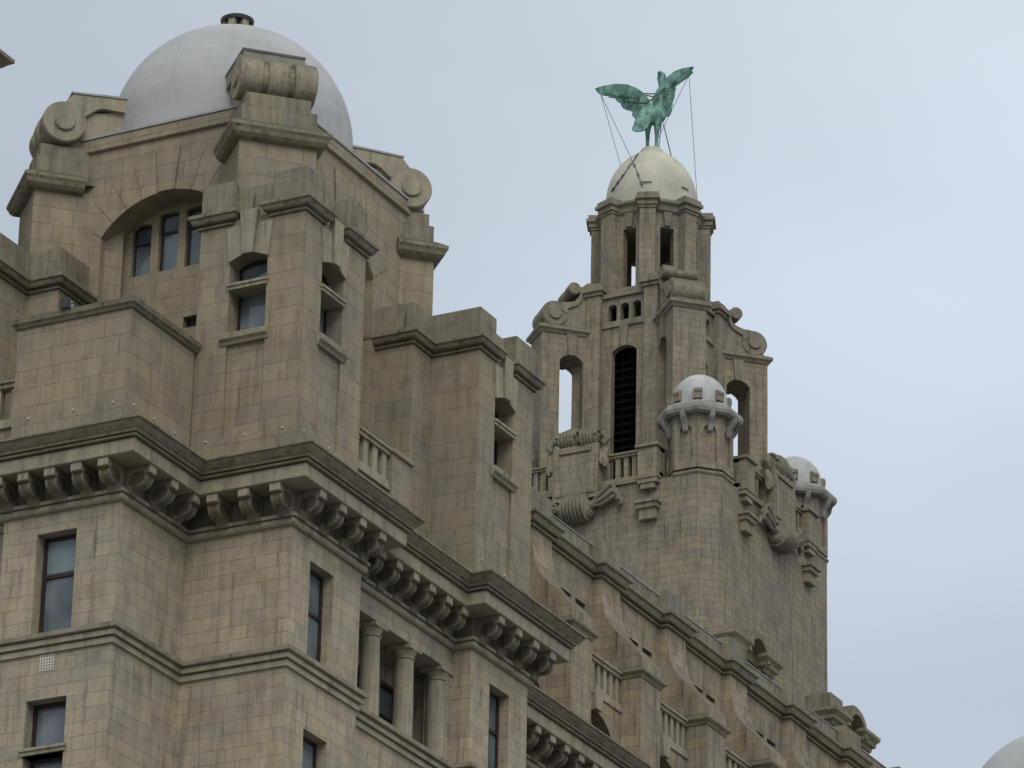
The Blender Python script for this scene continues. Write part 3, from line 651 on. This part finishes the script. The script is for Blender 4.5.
for key, fr in FRT.items():
    h = HALF[key]
    par = TW
    # parapet with end blocks, balustrade either side of a tall carved panel
    b = MB(fr)
    b.box(-h, h, -.35, .10, 72.2, 72.36)
    b.box(-h, h, -.30, .04, 72.36, 72.5)
    b.box(-h, h, -.32, .02, 73.38, 73.52); b.box(-h, h, -.36, .08, 73.48, 73.56)
    bo = b.build('balustrade', M_tow, par)
    for sg in (-1, 1):
        for k in range(3):
            c = sg * (1.62 + .36 * k); MB(fr).box(c - .10, c + .10, -.24, -.04, 72.49, 73.39).build('baluster', M_tow, bo)
        c = sg * (h - .42)
        MB(fr).box(c - .42, c + .42, -.42, .30, 72.0, 73.5).box(c - .5, c + .5, -.45, .40, 73.5, 73.62).box(c - .46, c + .46, -.45, .34, 72.2, 72.32).box(c - .3, c + .3, 0, .26, 71.78, 72.0).build('parapet_pedestal', M_tow, par)
        MB(fr).box(c - .42, c + .42, 0, .36, 70.95, 71.15).box(c - .5, c + .5, 0, .44, 71.15, 71.27).box(c - .34, c + .34, 0, .26, 70.5, 70.95).build('corbel_block', M_towtrim, par)
    p = MB(fr).box(-.98, .98, -.4, .42, 71.75, 74.02).box(-.86, .86, .42, .47, 71.95, 73.6).box(-.7, .7, .42, .5, 73.72, 73.86)
    po = p.build('carved_panel', M_tow, par)
    v = MB()
    def spiral(m, uc, nc, zc, r0, dirn):                 # raised coil on the end of a roll
        pts = [fr(uc, nc + r0 * (1 - .115 * q / 1.5) * math.cos(.55 * q) * dirn, zc + r0 * (1 - .115 * q / 1.5) * math.sin(.55 * q)) for q in range(12)]
        m.tube(pts, [.07] * 12, 7)
    for u0, u1, rr, zc, nn in ((.10, .86, .52, 74.45, .0), (-.86, -.22, .50, 74.35, .12)):
        k_ = 5; st_ = (u1 - u0) / k_
        for q in range(k_):
            a_ = u0 + st_ * q; r_ = rr - .05 * (q if u0 > 0 else k_ - 1 - q) * .6
            v.tube([fr(a_, nn, zc), fr(a_ + .03, nn, zc), fr(a_ + st_ - .03, nn, zc), fr(a_ + st_, nn, zc)], [r_ - .05, r_, r_, r_ - .05], 22)
        for ue in (u0, u1): spiral(v, ue, nn, zc, rr * .78, 1); v.tube([fr(ue - .05, nn, zc), fr(ue + .05, nn, zc)], .12, 10)
    for sg in (-1, 1):
        frond(v, [fr(sg * .9, .15, 74.35), fr(sg * 1.12, .18, 74.45), fr(sg * 1.26, .2, 74.2), fr(sg * 1.15, .22, 74.0), fr(sg * 1.05, .22, 74.12)], .13)
        frond(v, [fr(sg * 1.04, .15, 74.0), fr(sg * 1.22, .18, 73.75), fr(sg * 1.16, .22, 73.5), fr(sg * 1.26, .25, 73.25), fr(sg * 1.2, .25, 73.0)], .12)
        frond(v, [fr(sg * 1.0, .2, 73.8), fr(sg * 1.08, .25, 73.55), fr(sg * 1.05, .3, 73.3), fr(sg * 1.12, .3, 73.1)], .10)
    v.build('volute', M_towtrim, po, 'auto')
    w = MB()                                             # ribbed barrel with curling fronds below
    for k in range(7):
        u = -.45 + .15 * k; rr = .62 - .25 * u * u; zc = 71.42
        w.tube([fr(u - .075, .25, zc), fr(u - .03, .25, zc), fr(u + .03, .25, zc), fr(u + .075, .25, zc)], [rr - .09, rr, rr, rr - .09], 24)
    for sg in (-1, 1):
        w.tube([fr(sg * .5, .25, 71.42), fr(sg * .64, .28, 71.45)], [.46, .34], 16); w.tube([fr(sg * .62, .28, 71.46), fr(sg * .82, .30, 71.5)], [.2, .15], 12)
        for q in range(4):
            dz = -.26 + .17 * q; o_ = .10 * (q % 2)
            frond(w, [fr(sg * .75, .34, 71.5 + dz * .3), fr(sg * 1.1, .32 + o_, 71.62 + dz * .8), fr(sg * 1.45, .30 + o_, 71.86 + dz), fr(sg * (1.72 - .1 * q), .26 + o_, 71.98 + dz), fr(sg * (1.92 - .1 * q), .22 + o_, 71.84 + dz * 1.1), fr(sg * (1.93 - .1 * q), .2 + o_, 71.62 + dz), fr(sg * (1.82 - .1 * q), .2 + o_, 71.60 + dz)], .095)
    w.build('carved_swag', M_towtrim, po, 'auto')

# turrets at the four corners
def octa(c, inr, z0, z1):
    r_ = inr / math.cos(math.pi / 8); return [(r_, z0), (r_, z1)]
def turret(c, lab):
    r8 = 1 / math.cos(math.pi / 8); ph = .5
    t = MB().lathe(c, [(1.20 * r8, 71.6), (1.20 * r8, 72.15), (1.27 * r8, 72.22), (1.27 * r8, 72.30), (1.12 * r8, 72.42), (1.12 * r8, 74.95)], 8, phase=ph).build('turret', M_tow, TW)
    for k in range(8):
        a = math.pi / 4 * k; nx, ny = math.cos(a), math.sin(a); fr = frame(c, (-ny, nx), (nx, ny)); hw_ = 1.14 * math.tan(math.pi / 8)
        MB(fr).wall(-hw_ - .035, hw_ + .035, 72.42, 74.9, 1.235, 1.12, [(-.27, .27, 72.7, 74.0, .24)], seg=8).build('turret_panel', M_tow, t)
        MB(fr).prism([(-.10, n_, z_) for n_, z_ in ((1.2, 73.95), (1.29, 74.0), (1.36, 74.25), (1.54, 74.5), (1.62, 74.8), (1.2, 74.9))], (.20, 0, 0)).build('bracket', M_tdome, t)
        a2 = a + math.pi / 8; fx, fy = math.cos(a2), math.sin(a2); f2 = frame(c, (-fy, fx), (fx, fy))
        bp_ = [(.78, 75.40), (1.24, 75.36), (1.24, 75.58)] + [(1.15 + .12 * math.cos(R(q)), 75.69 + .12 * math.sin(R(q))) for q in range(-50, 171, 20)] + [(.80, 75.74)]
        MB(f2).prism([(-.17, a_, b_) for a_, b_ in bp_], (.34, 0, 0)).build('dome_boss', M_towtrim, t)
    ring = [(1.26, 74.70), (1.55, 74.66), (1.68, 74.72), (1.73, 74.85), (1.70, 75.0), (1.58, 75.10), (1.42, 75.16), (1.26, 75.28), (1.10, 75.4)]
    MB().lathe(c, ring, 8, phase=ph).build('turret_eave', M_tdome, t)
    MB().lathe(c, [(1.12, 75.2), (1.12, 75.5)] + [(1.12 * math.cos(R(q)), 75.55 + 1.24 * math.sin(R(q))) for q in range(6, 90, 7)], 40).build('turret_dome', M_tdome2, t, 'auto')
for sx in (-1, 1):
    for sy in (-1, 1): turret((SX + sx * (WX - 1.195), SY + sy * (WY - 1.195)), '')

MB().prism([(x, y, 72.0) for x, y in chamf(WX - .4, WY - .4, ch)], (0, 0, .25)).build('tower_deck', M_lead, TW)
# belfry: four faces, each with a tall opening and a small gallery
HB = 2.62
BFR = {'A': frame((TX - HB, TY), (0, 1), (-1, 0)), 'B': frame((TX, TY - HB), (1, 0), (0, -1)), 'C': frame((TX + HB, TY), (0, -1), (1, 0)), 'D': frame((TX, TY + HB), (-1, 0), (0, 1))}
for key, fr in BFR.items():
    MB(fr).wall(-1.55, 1.55, 72.2, 80.98, -.26, -.56, [(-.56, .56, 72.4, 79.78, .27)], seg=10).build('belfry_wall', M_tow, TW)
    MB(fr).wall(-1.0, 1.0, 81.0, 82.25, -.26, -.55, [(-.74 + .55 * k, -.36 + .55 * k, 81.20, 81.84, .10) for k in range(3)], seg=5).build('gallery', M_tow, TW)
    MB(fr).box(-1.0, 1.0, -.70, -.14, 82.22, 82.38).build('gallery_rail', M_towtrim, TW)
    MB(fr).box(-1.0, 1.0, -.60, -.18, 80.90, 81.04).build('gallery_sill', M_towtrim, TW)
    MB(fr).prism([(-.12, -.27, 80.0), (.12, -.27, 80.0), (.20, -.27, 80.93), (-.20, -.27, 80.93)], (0, .10, 0)).build('keystone', M_towtrim, TW)
    for sg in (-1, 1):
        a, b = sorted((sg * .98, sg * 1.62))
        pz = MB(fr).box(a, b, -1.2, 0, 72.2, 82.35).build('belfry_pilaster', M_tow, TW)
        MB(fr).box(a - .08, b + .08, -1.5, .08, 82.35, 82.5).box(a - .16, b + .16, -1.6, .17, 82.5, 82.68).box(a - .02, b + .02, -1.5, .02, 82.68, 82.9).build('pilaster_cap', M_towtrim, pz)
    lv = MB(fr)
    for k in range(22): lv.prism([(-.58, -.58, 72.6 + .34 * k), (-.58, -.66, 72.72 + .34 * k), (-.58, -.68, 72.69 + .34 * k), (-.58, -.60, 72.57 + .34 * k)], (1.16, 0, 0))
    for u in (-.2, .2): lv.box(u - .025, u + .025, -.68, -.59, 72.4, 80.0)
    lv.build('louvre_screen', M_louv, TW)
# solid corner masses of the belfry
for sx in (-1, 1):
    for sy in (-1, 1):
        x0, x1 = sorted((TX + sx * 1.5, TX + sx * 2.35)); y0, y1 = sorted((TY + sy * 1.5, TY + sy * 2.35))
        MB().box(x0, x1, y0, y1, 72.2, 82.7).build('belfry_corner', M_tow, TW)
MB().lathe((TX, TY), [(2.3, 80.7), (2.3, 80.95)], 8, phase=.5).build('belfry_ceiling', M_towtrim, TW)
MB().box(TX - 1.9, TX + 1.9, TY - 1.9, TY + 1.9, 72.3, 80.7).build('belfry_dark_fill', M_dark, TW)  # near-black block standing in for the unlit inside of the belfry
# flying corner buttresses with scrolls
def buttress(od):
    od = Vector(od).normalized(); t = Vector((-od.y, od.x)); fr = frame((TX, TY), (t.x, t.y), (od.x, od.y))
    # frame for walls lying along the radial direction: u = radial distance, n = thickness
    fw_ = frame((TX, TY), (od.x, od.y), (t.x, t.y)); hw = .70
    o = MB(fw_).wall(2.2, 4.86, 72.2, 80.7, hw, -hw, [(3.08, 4.08, 72.3, 79.42, .30)], seg=10).build('buttress', M_tow, TW)
    pth = [(2.6, hw), (4.86, hw), (4.86, -hw), (2.6, -hw)]
    pw = [fw_(u, n_, 0)[:2] for u, n_ in pth]
    area = sum(pw[i][0] * pw[(i + 1) % 4][1] - pw[(i + 1) % 4][0] * pw[i][1] for i in range(4))
    if area < 0: pw = pw[::-1]
    MB().sweep(pw, [(-.2, 80.58), (.04, 80.58), (.10, 80.68), (.18, 80.74), (.18, 80.86), (.02, 80.96), (-.2, 80.97)]).build('buttress_cornice', M_towtrim, o)
    MB(fw_).box(2.4, 4.76, -hw + .03, hw - .03, 80.8, 81.0).build('buttress_top', M_tow, o)
    for sg in (-1, 1):
        MB(fw_).prism([(3.43, sg * hw, 79.68), (3.73, sg * hw, 79.68), (3.81, sg * hw, 80.6), (3.35, sg * hw, 80.6)], (0, sg * .07, 0)).build('keystone', M_towtrim, o)
    # scroll: big volute low and outside, S-shaped web rising to a small roll
    fw0 = fw_; fw_ = lambda u, n_, z_: fw0(u - .22, n_, z_)
    web = [(2.4, 80.95), (4.9, 80.95), (5.0, 81.4), (4.85, 81.85), (4.45, 82.05), (4.05, 82.02), (3.72, 82.12), (3.5, 82.4), (3.4, 82.8), (3.15, 83.05), (2.4, 83.1)]
    hb = hw - .06
    s_ = MB(fw_).prism([(a, -hb, b) for a, b in web], (0, 2 * hb, 0)).build('scroll', M_towtrim, o)
    def roll(n0, n1, uc, zc, rad, bev=.04):
        a, b = Vector(fw_(uc, n0, zc)), Vector(fw_(uc, n1, zc)); k = (b - a).normalized() * bev
        return MB().tube([a, a + k, b - k, b], [rad - bev, rad, rad, rad - bev], 28)
    roll(-hb - .05, hb + .05, 4.52, 81.48, .56).build('volute', M_towtrim, s_, 'auto')
    for sg in (-1, 1): roll(sg * (hb + .02), sg * (hb + .13), 4.52, 81.48, .27, .03).build('volute_eye', M_towtrim, s_, 'auto')
    for a_, b_ in ((-hb - .10, -.16), (.16, hb + .10)): roll(a_, b_, 3.72, 82.70, .27).build('small_roll', M_towtrim, s_, 'auto')
    roll(-.2, .2, 3.72, 82.66, .20).build('small_roll', M_towtrim, s_, 'auto')
    for sg in (-1, 1):                                   # raised S edge on each flank
        e_ = [(4.02, 81.52), (4.0, 81.75), (3.80, 81.84), (3.55, 81.98), (3.38, 82.25), (3.34, 82.6), (3.40, 82.8), (3.5, 82.8), (3.48, 82.5), (3.56, 82.25), (3.72, 82.12), (4.05, 82.02), (4.3, 82.02), (4.3, 81.7)]
        MB(fw_).prism([(a, sg * hb, b) for a, b in e_], (0, sg * .08, 0)).build('scroll_edge', M_towtrim, s_)
for od in ((-1, -1), (-1, 1), (1, -1), (1, 1)): buttress(od)
# lantern
r8 = 1 / math.cos(math.pi / 8)
MB().lathe((TX, TY), [(2.35 * r8, 82.2), (2.35 * r8, 82.55), (2.2 * r8, 82.6), (2.2 * r8, 82.7)], 8, phase=.5).build('lantern_base', M_tow, TW)
for k in range(8):
    a = math.pi / 4 * k; nx, ny = math.cos(a), math.sin(a); fr = frame((TX, TY), (-ny, nx), (nx, ny)); hw_ = 2.0 * math.tan(math.pi / 8)
    MB(fr).wall(-hw_ - .0, hw_ + .0, 82.6, 86.1, 2.0, 1.6, [(-.29, .29, 82.75, 85.42, 0)]).build('lantern_wall', M_tow, TW)
    MB(fr).prism([(-.12, 2.0, 85.48), (.12, 2.0, 85.48), (.19, 2.0, 86.1), (-.19, 2.0, 86.1)], (0, .09, 0)).build('keystone', M_towtrim, TW)
    a2 = a + math.pi / 8; fx, fy = math.cos(a2), math.sin(a2); f2 = frame((TX, TY), (-fy, fx), (fx, fy))
    MB(f2).box(-.33, .33, 1.9, 2.45, 82.3, 86.1).build('lantern_pilaster', M_tow, TW)
    MB(f2).box(-.37, .37, 1.9, 2.50, 86.08, 86.2).box(-.42, .42, 1.9, 2.56, 86.2, 86.42).box(-.5, .5, 1.9, 2.66, 86.42, 86.56).box(-.45, .45, 1.9, 2.58, 86.56, 86.74).build('pilaster_entablature', M_towtrim, TW)
MB().lathe((TX, TY), [(2.0 * r8, 86.05), (2.12 * r8, 86.15), (2.16 * r8, 86.35), (2.3 * r8, 86.45), (2.3 * r8, 86.56), (2.05 * r8, 86.7), (1.8, 86.78)], 8, phase=.5).build('lantern_cornice', M_towtrim, TW)
MB().lathe((TX, TY), [(1.7, 82.6), (1.7, 82.65)], 16).build('lantern_floor', M_lead, TW)
# raised pedestal drum that carries the little mouldings under the lantern
pd = [(1.90, 86.6), (1.90, 87.3), (1.89, 87.6), (1.84, 87.95), (1.74, 88.32), (1.58, 88.66), (1.37, 88.98), (1.12, 89.25), (.86, 89.45), (.68, 89.55), (.58, 89.64), (.52, 89.76), (.44, 89.88)]
ld = MB().lathe((TX, TY), pd, 64).build('lantern_dome', M_ldome, TW, 'auto')
for az in (200, 252):
    f2 = frame((TX, TY), (-math.sin(R(az)), math.cos(R(az))), (math.cos(R(az)), math.sin(R(az))))
    MB(f2).box(-.20, .20, 1.70, 1.97, 87.50, 87.54).build('dome_hatch', M_ldome, ld)
# aedicules at the foot of the shaft
def aedicule(x, block):
    y = 70.5
    a = MB().box(x, x + .9, y + .15, B_ + .05, 55, 64.2).box(x + .88, x + 3.0, y + .42, B_ + .05, 55, 64.35).box(x + 2.98, x + 3.7, y + .15, B_ + .05, 55, 64.2)
    o = a.build('aedicule', M_tow, TW)
    pr_ = [(-.15, 64.15), (.05, 64.15), (.08, 64.3), (.2, 64.36), (.2, 64.5), (.30, 64.62), (.34, 64.66), (.34, 64.80), (.1, 64.88), (-.15, 64.88)]
    for x0, x1 in ((x, x + 1.0), (x + 2.85, x + 3.7)):
        MB().sweep([(x0, B_), (x0, y + .15), (x1, y + .15), (x1, B_)], pr_).build('entablature', M_crown, o)
    if block: MB().box(x, x + 1.2, y + .2, B_, 64.86, 65.5).build('parapet_block', M_grey, o)
    else: MB().prism([(x + .02, y + .25, 64.86), (x + .02, B_, 64.86), (x + .02, B_, 65.6)], (1.1, 0, 0)).build('parapet_block', M_tow, o)
    xc = x + 2.0
    def band(r0, r1, y0, y1, nm, mt):
        arc = []
        for r_ in (r1, r0):
            row = [(xc + r_ * math.cos(R(t)), 64.42 + r_ * math.sin(R(t))) for t in range(0, 181, 12)]
            arc += row if r_ == r1 else row[::-1]
        MB().prism([(px, y0, pz) for px, pz in arc], (0, y1 - y0, 0)).build(nm, mt, o)
    band(.86, 1.10, y - .02, B_, 'arched_hood', M_crown); band(.72, .98, y - .12, y + .5, 'hood_moulding', M_crown)
    MB().prism([(xc + .9 * math.cos(R(t)), y + .38, 64.40 + .9 * math.sin(R(t))) for t in range(0, 181, 15)], (0, .3, 0)).build('tympanum', M_crown, o)
aedicule(151.5, False); aedicule(160.8, True)

# ================================================================== BIRD STATUE
BZ = 89.88
def bird():
    root = thing('bird_statue', 'green copper bird statue with raised wings standing on the lantern dome', 'statue', (TX, TY, BZ))
    m = MB()
    X, Y = TX, TY
    P = lambda x, y, z: (X + x, Y + y, BZ + z + .05)
    m.tube([P(-.92, .08, .62), P(-.78, .06, .85), P(-.55, .04, 1.15), P(-.25, 0, 1.45), P(.08, 0, 1.62), P(.38, -.04, 1.80), P(.60, -.06, 2.12), P(.68, -.07, 2.5), P(.70, -.07, 3.0), P(.68, -.07, 3.4)],
           [.05, .12, .20, .32, .42, .42, .30, .17, .13, .12], 18, ry=[.20, .32, .34, .36, .40, .38, .27, .16, .13, .12])
    m.tube([P(.70, -.07, 3.30), P(.68, -.07, 3.50), P(.72, -.07, 3.68), P(.70, -.07, 3.84), P(.64, -.07, 3.93)], [.11, .16, .20, .16, .06], 14)           # head
    m.tube([P(.84, -.07, 3.68), P(1.03, -.07, 3.64), P(1.20, -.07, 3.56), P(1.24, -.07, 3.48)], [.09, .06, .045, .02], 8)                             # hooked beak
    m.tube([P(.54, -.07, 3.84), P(.43, -.07, 3.76), P(.41, -.07, 3.60)], [.10, .07, .03], 8)                                                      # crest
    for s_ in (-1, 1):
        m.tube([P(.05, s_ * .22, 1.35), P(.02, s_ * .22, 1.0), P(.0, s_ * .21, .70), P(.0, s_ * .21, .35), P(0, s_ * .21, .05)], [.22, .14, .095, .08, .085], 10)
        for t in (-.5, 0, .5): m.tube([P(0, s_ * .21, .07), P(.18, s_ * .21 + t * .14, .05), P(.32, s_ * .21 + t * .26, .01)], [.07, .05, .03], 7)
        m.tube([P(0, s_ * .21, .06), P(-.16, s_ * .21, .02)], [.06, .03], 7)
    # tail fan
    tail = [(-.40, .26, 1.85), (-.62, .36, 1.45), (-.84, .44, .95), (-.96, .46, .58), (-1.02, .30, .42), (-1.04, .02, .36), (-1.02, -.24, .46), (-.94, -.30, .75), (-.84, -.26, 1.0), (-.60, -.22, 1.45), (-.40, -.20, 1.85)]
    pts = [P(a, b + .03, c) for a, b, c in tail]; pts2 = [P(a + .14, b + .03, c + .06) for a, b, c in tail]; n = len(pts)
    m.add(pts + pts2, [tuple(range(n)), tuple(range(n, 2 * n))[::-1]] + [(i, (i + 1) % n, n + (i + 1) % n, n + i) for i in range(n)])
    b = m.build('bird_body', M_copper, root, True)
    rm = b.modifiers.new('r', 'REMESH'); rm.mode = 'VOXEL'; rm.voxel_size = .035; rm.use_smooth_shade = True
    Lw = [(2.67, 3.37), (2.45, 3.43), (2.24, 3.45), (1.77, 3.45), (1.22, 3.32), (0.75, 3.05), (0.39, 2.72), (0.16, 2.36), (0.06, 1.99), (0.0, 1.7), (.45, 1.45), (0.73, 1.31), (0.9, 1.46), (0.85, 1.65), (1.01, 1.87), (0.97, 2.02), (1.16, 2.14), (1.34, 2.22), (1.32, 2.39), (1.52, 2.51), (1.48, 2.68), (1.8, 2.83), (2.07, 2.91), (2.15, 3.01), (2.43, 3.07), (2.55, 3.19)]
    Rw = [(0.05, 2.3), (-0.20, 2.72), (-0.49, 3.0), (-0.72, 3.26), (-1.03, 3.44), (-1.42, 3.50), (-1.88, 3.46), (-1.79, 3.34), (-1.84, 3.21), (-1.73, 3.16), (-1.61, 3.07), (-1.42, 2.99), (-1.27, 2.91), (-1.04, 2.8), (-0.87, 2.72), (-0.9, 2.56), (-0.85, 2.37), (-0.89, 2.17), (-0.77, 2.08), (-0.81, 1.83), (-0.74, 1.54), (-0.45, 1.45), (-.1, 1.5), (.0, 1.8)]
    for out_, side in ((Lw, 1), (Rw, -1)):
        bm = bmesh.new()
        def bend(y, z): return .12 * math.sin(y * 1.1) * side - .10 * (z - 2.5)
        f = [bm.verts.new(P(bend(y, z), y, z)) for y, z in out_]
        fc = bm.faces.new(f); r_ = bmesh.ops.triangulate(bm, faces=[fc]); 
        me = bpy.data.meshes.new('wing'); 
        bmesh.ops.subdivide_edges(bm, edges=bm.edges[:], cuts=2, use_grid_fill=True)
        for v_ in bm.verts:
            y, z = v_.co.y - Y, v_.co.z - BZ; v_.co.x = X + bend(y, z)
        bm.to_mesh(me); bm.free(); me.materials.append(M_copper)
        o = bpy.data.objects.new('wing', me); COL.objects.link(o); o.parent = root; o.matrix_parent_inverse = root.matrix_world.inverted()
        sm = o.modifiers.new('s', 'SOLIDIFY'); sm.thickness = .10; sm.offset = 0
        fm = MB()                                       # raised feather shafts on both faces
        tips = [p for p in out_ if True]
        sh = (.25, 2.2) if side > 0 else (-.30, 2.35)
        idx = range(11, len(out_), 1) if side > 0 else range(6, 21, 1)
        for i in idx:
            ty, tz = out_[i]; k0 = .30 if i % 2 else .45
            a0 = (sh[0] + (ty - sh[0]) * k0, sh[1] + (tz - sh[1]) * k0 + (.18 if side > 0 else .1)); a1 = (sh[0] + (ty - sh[0]) * .93, sh[1] + (tz - sh[1]) * .93 + .03)
            mid = ((a0[0] + a1[0]) / 2, (a0[1] + a1[1]) / 2 + .06)
            for sx in (-1, 1):
                fm.tube([P(bend(*q) + sx * .055, q[0], q[1]) for q in (a0, mid, a1)], [.018, .028, .014], 6)
        fm.build('feather_ribs', M_copper, o, True)
    br = MB()
    for a, c in (((-.35, .10, 2.02), (-.05, 1.12, 2.42)), ((-.35, .10, 2.02), (0, -.62, 2.78)), ((.55, .0, 2.85), (0, .45, 2.72)), ((.6, .0, 2.7), (0, .35, 2.62))):
        br = MB().tube([P(*a), P(*c)], .028, 7); br.build('brace_rod', M_steel, root)
    return root
bird()
wires = [([(0, 2.43, 3.04), (.55, 1.62, -.55)], 'thin guy wire from the left wing tip down behind the dome', .012, 0),
         ([(0, 2.43, 3.04), (-1.59, .11, -1.29), (-1.80, -.17, -1.85), (-1.89, -.37, -2.32), (-1.87, -.52, -2.74)], 'guy wire from the left wing tip down over the front of the dome', .014, 1),
         ([(-.55, .36, -.40), (-1.17, .06, -.75), (-1.54, .05, -1.21), (-1.80, .35, -1.87), (-1.82, .55, -2.13), (-1.76, .79, -2.35), (-1.62, 1.07, -2.53)], 'dark stay from the foot of the statue to the left side of the dome rim', .022, 1),
         ([(0, -1.68, 3.05), (.1, -2.06, -2.9)], 'thin guy wire dropping straight from the right wing tip to the dome rim', .012, 0),
         ([(0, -1.68, 3.05), (.35, .20, -.0)], 'thin guy wire from the right wing tip passing behind the body', .012, 0),
         ([(.35, -.25, 1.2), (.3, -.16, .0)], 'short dark stay under the chest beside the right leg', .018, 0),
         ([(.40, -.32, 1.25), (1.1, -.45, -.35)], 'dark stay slanting right from the chest to the back of the dome', .022, 0)]
for pts_, lab, r_, tb in wires:
    P_ = [Vector((TX + a[0], TY + a[1], 90 + a[2])) for a in pts_]
    w = MB().tube(P_, r_, 6)
    if tb:
        for a, b in zip(P_[1:-1], P_[2:]):
            m_ = a.lerp(b, .35); n_ = a.lerp(b, .7); w.tube([m_, n_], .045, 6)
    o = w.build('guy_wire', M_wire, None); tag(o, lab, 'wire', 'guy wires steadying the bird statue')

# ================================================================== FAR DOMED TOWER
FD = thing('domed_tower', 'distant square stone tower topped by a smooth grey dome, low at the right edge', 'tower', (144.4, 55.1, 0))
fx, fy = 144.4, 55.1
MB().box(fx - 3.3, fx + 3.3, fy - 3.3, fy + 3.3, 0, 52.0).build('wall', M_up, FD)
MB().sweep([(fx - 3.3, fy + 3.3), (fx - 3.3, fy - 3.3), (fx + 3.3, fy - 3.3), (fx + 3.3, fy + 3.3)], [(-.3, 51.7), (.05, 51.7), (.25, 51.85), (.3, 52.1), (-.3, 52.15)], closed=True).build('cornice', M_crown, FD)
MB().lathe((fx, fy), [(3.17, 51.9), (3.17, 53.0)] + [(3.17 * math.cos(R(a)), 53.0 + 3.17 * math.sin(R(a))) for a in range(4, 88, 4)], 72).build('dome', M_dome, FD, 'auto')
